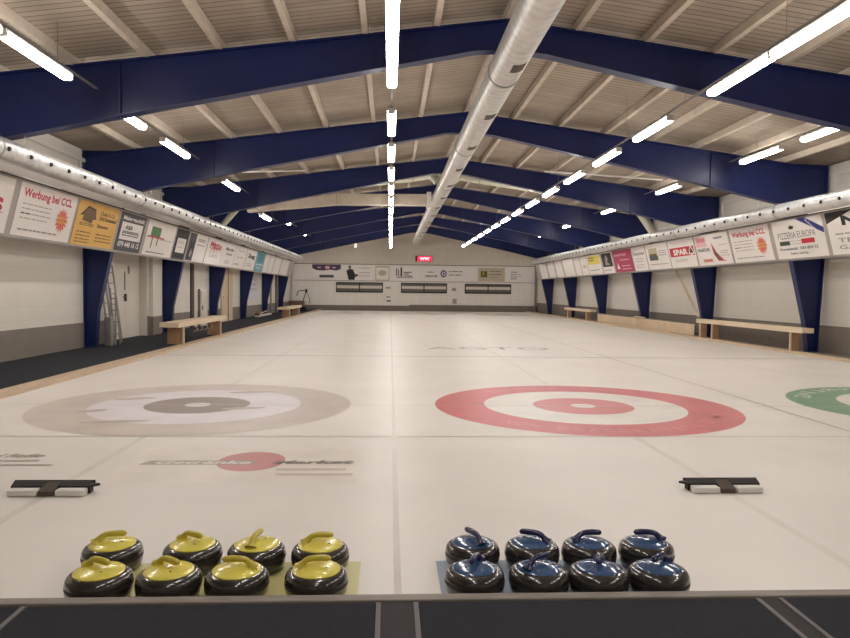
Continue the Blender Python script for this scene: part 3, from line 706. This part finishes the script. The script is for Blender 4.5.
def arc_text(body, cx, cy, r, a_mid, span, h, m_, inside=False):
    """letters set round a ring; read from the near side"""
    b = BM(); n = len(body)
    for i, chh in enumerate(body):
        if chh == ' ': continue
        a = a_mid+(i-(n-1)/2)*span/n
        V, Fc, wd = text_geo(chh, .02)
        sx = (r*span/n*.78)/max(wd, .25) if wd > .3 else (r*span/n*.3)/max(wd, .1); sy = h/.7
        for k in (0,):
            vs = []
            for (p, q) in V:
                x = (p-wd/2)*sx; y = q*sy-h/2
                c_, s_ = math.cos(a+PI/2), math.sin(a+PI/2)
                vs.append(b.verts.new((cx+r*math.cos(a)+x*c_-y*s_, cy+r*math.sin(a)+x*s_+y*c_, .003)))
            for f in Fc:
                try: b.faces.new([vs[j] for j in f])
                except ValueError: pass
    return obj('ice_lettering', b, m_, floor)
arc_text('NON EXAGÉRATION', SP, TEE, 1.54, -PI/2-.1, 1.5, .17, P_REDT); arc_text('ZUMI', SP, TEE, 1.5, -PI/2+.98, .5, .17, P_REDT)
arc_text('EISSPORT GRINDELWALD', SP, TEE, -1.54, -PI/2, 1.5, .17, P_REDT)
arc_text('CURLING', 3*SP, TEE, -1.62, -PI/2+.55, 1.1, .2, P_WHITE)
for (x, y, w_, h_) in ((-3.25, 8.9, .5, .09), (-1.75, 8.2, .5, .09), (-2.9, 7.35, .7, .08), (-1.9, 9.5, .6, .1), (-3.4, 8.0, .3, .1)):
    b = BM(); b.faces.new([b.verts.new((x+w_/2*math.cos(a*PI/8), y+h_*math.sin(a*PI/8)+.06*math.cos(a*PI/8), .0026)) for a in range(16)]); obj('ice_smudge', b, P_LINE, floor)
# dark lettering beyond the near hog line of the middle sheet
b = BM(); add_text(b, 'AGTO', .85, 16.75, 3.05, .7, .003, .0); obj('ice_lettering', b, P_DGREY, floor)
for x in (-2.9, -.9, 2.1, 4.3):
    b = BM(); b.faces.new([b.verts.new((x+.5*math.cos(a*PI/8), 45.6+.35*math.sin(a*PI/8), .0028)) for a in range(16)]); obj('ice_smudge', b, P_DGREY, floor)
# advert in the ice in front of the left house
quad('ice_advert_ground', P_PATCH, -2.15, -.26, 5.02, 6.15, .0012)
b = BM(); prism(b, [(-2.02, 5.55), (-1.14, 5.55), (-1.10, 5.68), (-1.97, 5.68)], 'z', .0018, .0024); obj('ice_banner', b, P_TEXT, floor)
b = BM(); b.faces.new([b.verts.new((-1.16+.27*math.cos(a*PI/24), 5.66+.32*math.sin(a*PI/24), .0019)) for a in range(48)]); obj('ice_oval', b, P_LOGO, floor)
b = BM(); add_text(b, 'Getränke', -1.92, 5.57, .76, .095, .0032, .03, .3); obj('ice_lettering', b, P_PATCH, floor)
b = BM(); add_text(b, 'Market', -.98, 5.57, .64, .10, .0036, .05, .3); obj('ice_lettering', b, paint('ice_text_dark', (152, 138, 130)), floor)
quad('ice_small_print', P_PALE, -.92, -.38, 5.36, 5.42, .003); quad('ice_small_print', P_PALE, -.90, -.32, 5.22, 5.27, .003)
b = BM(); add_text(b, 'Möbel Radio', -3.55, 5.80, .66, .12, .003, .03, .2); obj('ice_lettering', b, P_TEXT, floor)
quad('ice_small_print', P_TEXT, -3.6, -2.85, 5.66, 5.70, .003); quad('ice_small_print', P_TEXT, -3.6, -2.68, 5.52, 5.56, .003)

# ------------------------------------------------------------------ hacks (foot rests)
def hack(x, y, s, label):
    t = thing('curling_hack', label, 'hack', (x, y, .0028))
    for k in (-1, 1):
        b = BM()                                                     # pale foot block
        bx(b, k*.155-.095, k*.155+.095, -.06, .015, 0, .042, .009); obj('foot_block', b, WHITE, t)
        b = BM()                                                     # black rubber cup with raised far wall
        prism(b, [(.017, 0), (.017, .05), (.06, .072), (.075, .07), (.075, 0)], 'x', k*.155-.105, k*.155+.105); obj('rubber_cup', b, RUBBER, t)
    b = BM(); prism(b, [(-.055, 0), (-.055, .032), (.076, .068), (.076, 0)], 'x', -.049, .049); obj('centre_plate', b, mat('hack_steel', (84, 74, 66), rough=.8), t)
    b = BM(); prism(b, [(-.26, .076), (.26, .076), (.27, .085), (-.27, .085)], 'z', .055, .074); obj('top_lip', b, RUBBER, t)
    b = BM(); prism(b, [(s*.262, -.01), (s*.262, .07), (s*.315, .05)], 'z', .045, .06); obj('side_flap', b, RUBBER, t)
    return t
hack(-2.325, 4.75, 1, 'black and white rubber foothold on the ice at the left')
hack(2.335, 4.77, -1, 'black and white rubber foothold on the ice at the right')

# ------------------------------------------------------------------ curling stones
def make_stone(cap_m, grip_m, rad, caprad):
    t = thing('curling_stone', 'x', 'curling stone')
    k = rad/.14
    prof = [(0, 0), (.07, 0), (.095, .002), (.118*k, .006), (.131*k, .016), (.1375*k, .030), (.1402*k, .046), (.1410*k, .058)]
    prof2 = [(.1410*k, .058), (.1410*k, .078)]
    prof3 = [(.1410*k, .078), (.1392*k, .092), (.134*k, .104), (.124*k, .114), (.106*k, .121), (.06, .123), (0, .123)]
    b = BM(); lathe(b, prof+prof2[1:]+prof3[1:], 56); obj('granite_body', b, GRANITE, t, True)
    b = BM(); lathe(b, [(.1408*k, .0575), (.1414*k, .060), (.1414*k, .075), (.1408*k, .0775)], 56); obj('striking_band', b, GRANITE_MATTE, t, True)
    c = caprad
    b = BM(); lathe(b, [(c-.004, .116), (c, .119), (c-.001, .124), (c*.93, .128), (c*.72, .133), (c*.45, .138), (c*.2, .1405), (0, .141)], 48); obj('cap', b, cap_m, t, True)
    # gooseneck handle: rises near one end of the cap, bends, runs level across it
    b = BM()
    pts = [(-.072, 0, .128), (-.067, 0, .136), (-.061, 0, .145), (-.054, 0, .152), (-.044, 0, .161), (-.029, 0, .1665), (-.010, 0, .1685), (.013, 0, .1685), (.035, 0, .1675), (.052, 0, .166), (.061, 0, .165), (.066, 0, .1645)]
    rs = [.032, .022, .0165, .0145, .0138, .0138, .014, .0146, .0148, .014, .0105, .004]
    tube(b, [(p[0], p[1], p[2]+.004) for p in pts], rs, 16); obj('handle', b, grip_m, t, True)
    for (sx, sy, sz) in ((.045, -.028, .001), (-.045, -.045, -.003)):
        b = BM(); lathe(b, [(.0, .1385), (.005, .1385), (.006, .136), (.006, .13)], 12, (sx, sy, sz)); obj('screw', b, ALU, t, True)
    return t
R_ = math.radians
ys = make_stone(YEL, YEL_SHADED, .142, .110); bs = make_stone(BLU, NAVY, .137, .101)
SY = [(-1.35, 3.17, -30, 'front row, leftmost yellow stone'), (-1.04, 3.17, -35, 'front row, second yellow stone from the left'), (-.735, 3.17, 178, 'front row, third yellow stone from the left'), (-.375, 3.17, 4, 'front row, rightmost yellow stone'),
      (-1.425, 3.51, 14, 'back row, leftmost yellow stone'), (-1.027, 3.50, -32, 'back row, second yellow stone from the left'), (-.707, 3.49, 78, 'back row, third yellow stone from the left'), (-.388, 3.475, 4, 'back row, rightmost yellow stone')]
SB = [(.355, 3.17, -112, 'front row, leftmost blue stone'), (.655, 3.165, 32, 'front row, second blue stone from the left'), (.935, 3.16, -108, 'front row, third blue stone from the left'), (1.222, 3.16, -138, 'front row, rightmost blue stone'),
      (.385, 3.50, 118, 'back row, leftmost blue stone'), (.69, 3.49, 158, 'back row, second blue stone from the left'), (.984, 3.485, 6, 'back row, third blue stone from the left'), (1.285, 3.485, 174, 'back row, rightmost blue stone')]
hd = {-30: 'handle pointing right', -35: 'handle pointing to the right', 178: 'handle pointing left', 4: 'handle pointing straight right', 14: 'handle pointing right over the ice', -32: 'handle pointing right and forward', 78: 'handle pointing away'}
for proto, L_, c_ in ((ys, SY, 'yellow'), (bs, SB, 'blue')):
    for i, (x, y, a, lb) in enumerate(L_):
        x *= .99; y -= .035
        label = 'dark granite curling stone with %s handle, %s' % (c_, lb)
        g = '%s curling stones by the platform' % c_
        if i == 0: proto.location = (x, y, .0055); proto.rotation_euler = (0, 0, R_(a)); proto['label'] = label; proto['group'] = g
        else: dup(proto, (x, y, .0055), label, g, R_(a))
tag(box_obj('stone_mat', YMAT, -1.44, -.185, LF+.012, 3.53, .0026, .0055), 'thin yellow sheet on the ice under the yellow stones', 'sheet')
tag(box_obj('stone_mat', BMAT, .20, 1.33, LF+.012, 3.53, .0026, .0055), 'thin blue sheet on the ice under the blue stones', 'sheet')

# ------------------------------------------------------------------ benches
def bench(x0, x1, y0, y1, zt, th, legs, label, inner, zb):
    t = thing('bench', label, 'bench', ((x0+x1)/2, (y0+y1)/2, 0)); cx, cy = (x0+x1)/2, (y0+y1)/2
    box_obj('seat', WOOD, x0-cx+.026*(inner < 0), x1-cx-.026*(inner > 0), y0-cy, y1-cy, zt-.115, zt, t, .005)
    fx = (x1, x1-.025) if inner > 0 else (x0, x0+.025)
    a, c = sorted(fx); box_obj('front_board', WOOD, a-cx, c-cx, y0-cy, y1-cy, zt-.12, zt, t, .003)
    for y in legs: box_obj('leg_panel', WOODB, x0+.03-cx, x1-.035-cx, y-.02-cy, y+.02-cy, zb, zt-.116, t)
    for y in legs:
        a, c = ((x1-.05, x1) if inner > 0 else (x0, x0+.05)); box_obj('leg_edge', WOOD, a-cx, c-cx, y-.045-cy, y-.021-cy, zb, zt-.121, t)
    return t
t = bench(-5.40, -4.96, 16.45, 21.3, .60, .12, (16.95, 20.6), 'pale wooden bench on the left walkway, nearer one', 1, .0625)
for k, y in enumerate((18.3, 18.8, 19.3, 19.8)):
    b = BM(); tube(b, [(.12, y-18.9, .44), (.16, y-18.9+.02, .33), (.05, y-18.9+.06, .28)], .012, 6); obj('hook', b, WOOD, t, True)
bench(-5.40, -4.96, 33.4, 39.0, .56, .12, (34.6, 38.2), 'pale wooden bench on the left walkway, far one near the corner', 1, .0625)
bench(9.56, 9.84, 15.75, 21.4, .63, .12, (16.3, 20.4, 21.2), 'long pale wooden bench on the right by the white boards', -1, .0625)
bench(9.56, 9.84, 32.95, 38.0, .60, .12, (33.8, 37.4), 'pale wooden bench at the far end of the right side', -1, .0625)
# low plywood barrier panels on the right
for i, (a, c) in enumerate(((22.05, 27.2), (27.3, 32.5))):
    t = thing('barrier_panel', 'low pale plywood barrier along the right kerb, %s' % ('nearer section' if i == 0 else 'farther section'), 'barrier', (9.81, a, .0625))
    box_obj('panel_face', PLY, -.02, 0, 0, c-a, 0, .36, t, .003); box_obj('top_board', DADO, -.02, .06, 0, c-a, .361, .385, t)
    for q in (0, 1): box_obj('end_post', WOOD, -.035, -.021, (c-a-.06)*q, (c-a-.06)*q+.06, 0, .36, t)
b = BM(); tube(b, [(9.78, 23.55, 2.20), (9.80, 21.75, .68)], .05, 4); tag(obj('leaning_plank', b, PLY), 'pale plank leaning diagonally from the boards to the right bench', 'plank')
tag(box_obj('loose_board', WOOD, 9.76, 9.88, 26.6, 27.6, .45, .49, bev=.004), 'short pale board lying on the plywood barrier beside the blue leg', 'board')

# ------------------------------------------------------------------ things along the left wall
t = bpy.data.objects.new('door_1', None); C.objects.link(t); t['kind'] = 'structure'; t.location = (XL-.25, 18.2, ZW)
DW = mat('white_door_paint', (214, 206, 194), rough=.5, noise=.03)
box_obj('door_leaf', DW, 0, .05, 0, 1.05, 0, 2.36, t, .004); box_obj('door_leaf', DW, 0, .05, 1.06, 2.08, 0, 2.36, t, .004)
b = BM(); bx(b, .05, .10, .93, .99, 1.0, 1.2); bx(b, .08, .1, .8, .99, 1.1, 1.14); obj('door_handle', b, BLACK, t)
b = BM(); bx(b, .05, .065, 1.2, 1.3, 1.75, 1.95); bx(b, .05, .065, .94, .98, 1.3, 1.8); obj('lock_plate', b, DADO, t)
# pier beside the door
b = BM(); bx(b, XL, XL+.12, 20.45, 21.2, ZW, 3.3); struct('wall_left', b, WALLU)
b = BM(); bx(b, XL, XL+.13, 20.44, 21.21, ZW, .58); struct('baseboard_left', b, DADO)
# ladder and folded steps leaning by the first visible leg
t = thing('ladder', 'tall aluminium ladder leaning beside the blue leg on the left wall', 'ladder', (-6.75, 17.28, ZW))
for k in (0, .38):
    b = BM(); tube(b, [(0, k+.12, 0), (-.19, k, 1.92)], .022, 4); obj('rail', b, ALU, t)
for k in range(7):
    f = .09+k*.135; b = BM(); tube(b, [(-.19*f, .12*(1-f), 1.92*f), (-.19*f, .12*(1-f)+.38, 1.92*f)], .014, 6); obj('rung', b, ALU, t)
t = thing('ladder', 'shorter aluminium ladder leaning behind the tall one on the left', 'ladder', (-6.78, 16.95, ZW))
for k in (0, .26):
    b = BM(); tube(b, [(0, k+.1, 0), (-.15, k+.02, 1.5)], .024, 4); obj('rail', b, ALU, t)
for k in range(5):
    f = .12+k*.18; b = BM(); tube(b, [(-.15*f, .1-.08*f, 1.5*f), (-.15*f, .1-.08*f+.26, 1.5*f)], .014, 6); obj('rung', b, ALU, t)
t = thing('folding_steps', 'folded grey step ladder standing against the blue leg', 'step ladder', (-6.62, 16.75, ZW))
for k in (0, .3):
    for dx in (0, .1):
        b = BM(); tube(b, [(dx, k, 0), (-.02, k+.02, 1.35)], .018, 4); obj('rail', b, ALU, t)
for k in range(4):
    box_obj('step', DADO, -.005, .08*(1-k/5)+.01, 0, .3, .25+k*.28, .275+k*.28, t)
tag(box_obj('fire_box', ALU, -6.66, -6.50, 16.45, 16.62, ZW, .72, bev=.02), 'small pale box standing at the foot of the blue leg', 'box')
# dark framed opening and tall white cabinet between the second and third legs
t = bpy.data.objects.new('door_2', None); C.objects.link(t); t['kind'] = 'structure'; t.location = (XL, 24.6, ZW)
box_obj('door_frame', flat('dark_door_frame', (66, 56, 50)), 0, .05, 0, .35, 0, 2.5, t); box_obj('door_leaf', DW, 0, .04, .36, .8, 0, 2.5, t)
b = BM(); tube(b, [(.12, .75, 0), (.06, .95, 1.35)], .035, 4); tag(obj('leaning_board', b, BROWNP), 'narrow brown board leaning left of the white cabinet', 'board')
o = [q for q in C.objects if q.name.startswith('leaning_board')][-1]; o.location = (XL, 24.6, ZW)
t = thing('tall_cabinet', 'tall narrow white cabinet behind the near left bench', 'cabinet', (XL+.02, 25.6, ZW))
box_obj('body', WHITE, 0, .10, 0, .85, 0, 1.30, t, .006); box_obj('door', DW, .101, .115, .03, .82, .05, 1.27, t, .003); box_obj('handle', BLACK, .116, .14, .08, .11, .6, .75, t)
# pale door, posters and pipe farther down
t = bpy.data.objects.new('door_3', None); C.objects.link(t); t['kind'] = 'structure'; t.location = (XL, 28.95, ZW)
box_obj('door_leaf', PLY, 0, .05, 0, 1.1, 0, 2.2, t); box_obj('door_frame', flat('dark_gap', (60, 54, 50)), 0, .055, 1.11, 1.22, 0, 2.3, t); box_obj('door_leaf', PLY, 0, .05, 1.23, 2.0, 0, 2.2, t); box_obj('door_handle', ALU, .05, .09, .2, .32, 1.0, 1.04, t)
t = tag(box_obj('poster', flat('poster_pale_blue', (206, 208, 216)), XL+.003, XL+.011, 34.3, 37.0, .9, 2.15), 'large pale bluish poster with grey lettering on the left wall', 'poster')
for tx, z, h_ in (('EISHALLE', 1.85, .14), ('CURLING', 1.6, .14), ('GRINDELWALD', 1.35, .12)):
    b = BM(); add_text(b, tx, 0, z, 1.9, h_, 0, .02)
    o = obj('lettering', b, GREYT, t); o.matrix_world = Matrix(((0, 0, 1, XL+.013), (1, 0, 0, 34.7), (0, 1, 0, 0), (0, 0, 0, 1)))
b = BM(); tube(b, [(XL+.08, 40.6, ZW), (XL+.08, 40.6, 2.6)], .05, 10); tag(obj('pipe', b, ALU, smooth=True), 'grey vertical pipe on the left wall between the last blue legs', 'pipe')
b = BM(); tube(b, [(XL+.08, 42.6, ZW), (XL+.08, 42.6, 2.6)], .09, 10); tag(obj('pipe', b, DADO, smooth=True), 'thick brownish vertical pipe beside the last blue leg on the left', 'pipe')
# scraper boards lying on the walkway
t = thing('ice_scraper', 'long pale ice scraper lying on the left walkway beyond the near bench', 'scraper', (-6.55, 34.4, ZW))
box_obj('blade', WHITE, -.12, .12, 0, 3.6, .0, .09, t, .01); b = BM(); tube(b, [(.0, .2, .12), (-.1, 3.2, .22)], .03, 8); obj('pole', b, PLY, t); box_obj('bracket', BROWNP, -.1, .1, .0, .35, .091, .2, t, .01)
# walk-behind ice machine in the far left corner
t = thing('ice_machine', 'brown walk-behind ice shaving machine with curved handle, back left corner', 'machine', (-5.95, 44.6, ZW))
box_obj('body', mat('machine_brown', (120, 96, 82), rough=.5), -.5, .45, -.35, .4, .30, .68, t, .05); box_obj('blade_housing', BLACK, -.48, .62, -.45, -.2, .03, .30, t, .02)
for x in (-.4, .4):
    b = BM(); tube(b, [(x-.05, .25, .15), (x+.05, .25, .15)], .15, 18); obj('wheel', b, RUBBER, t, True)
b = BM(); tube(b, [(.38, -.2, .6), (.50, -.25, 1.0), (.62, -.3, 1.28), (.40, -.34, 1.34), (.12, -.36, 1.28), (.02, -.38, 1.0)], .028, 8); obj('handle', b, BLACK, t, True)
b = BM(); tube(b, [(.62, -.3, 1.28), (.78, -.3, .9), (.85, -.3, .5)], .015, 6); obj('cable', b, BLACK, t, True)
b = BM(); bx(b, .54, .68, -.34, -.24, 1.2, 1.42); obj('control_box', b, BLACK, t)
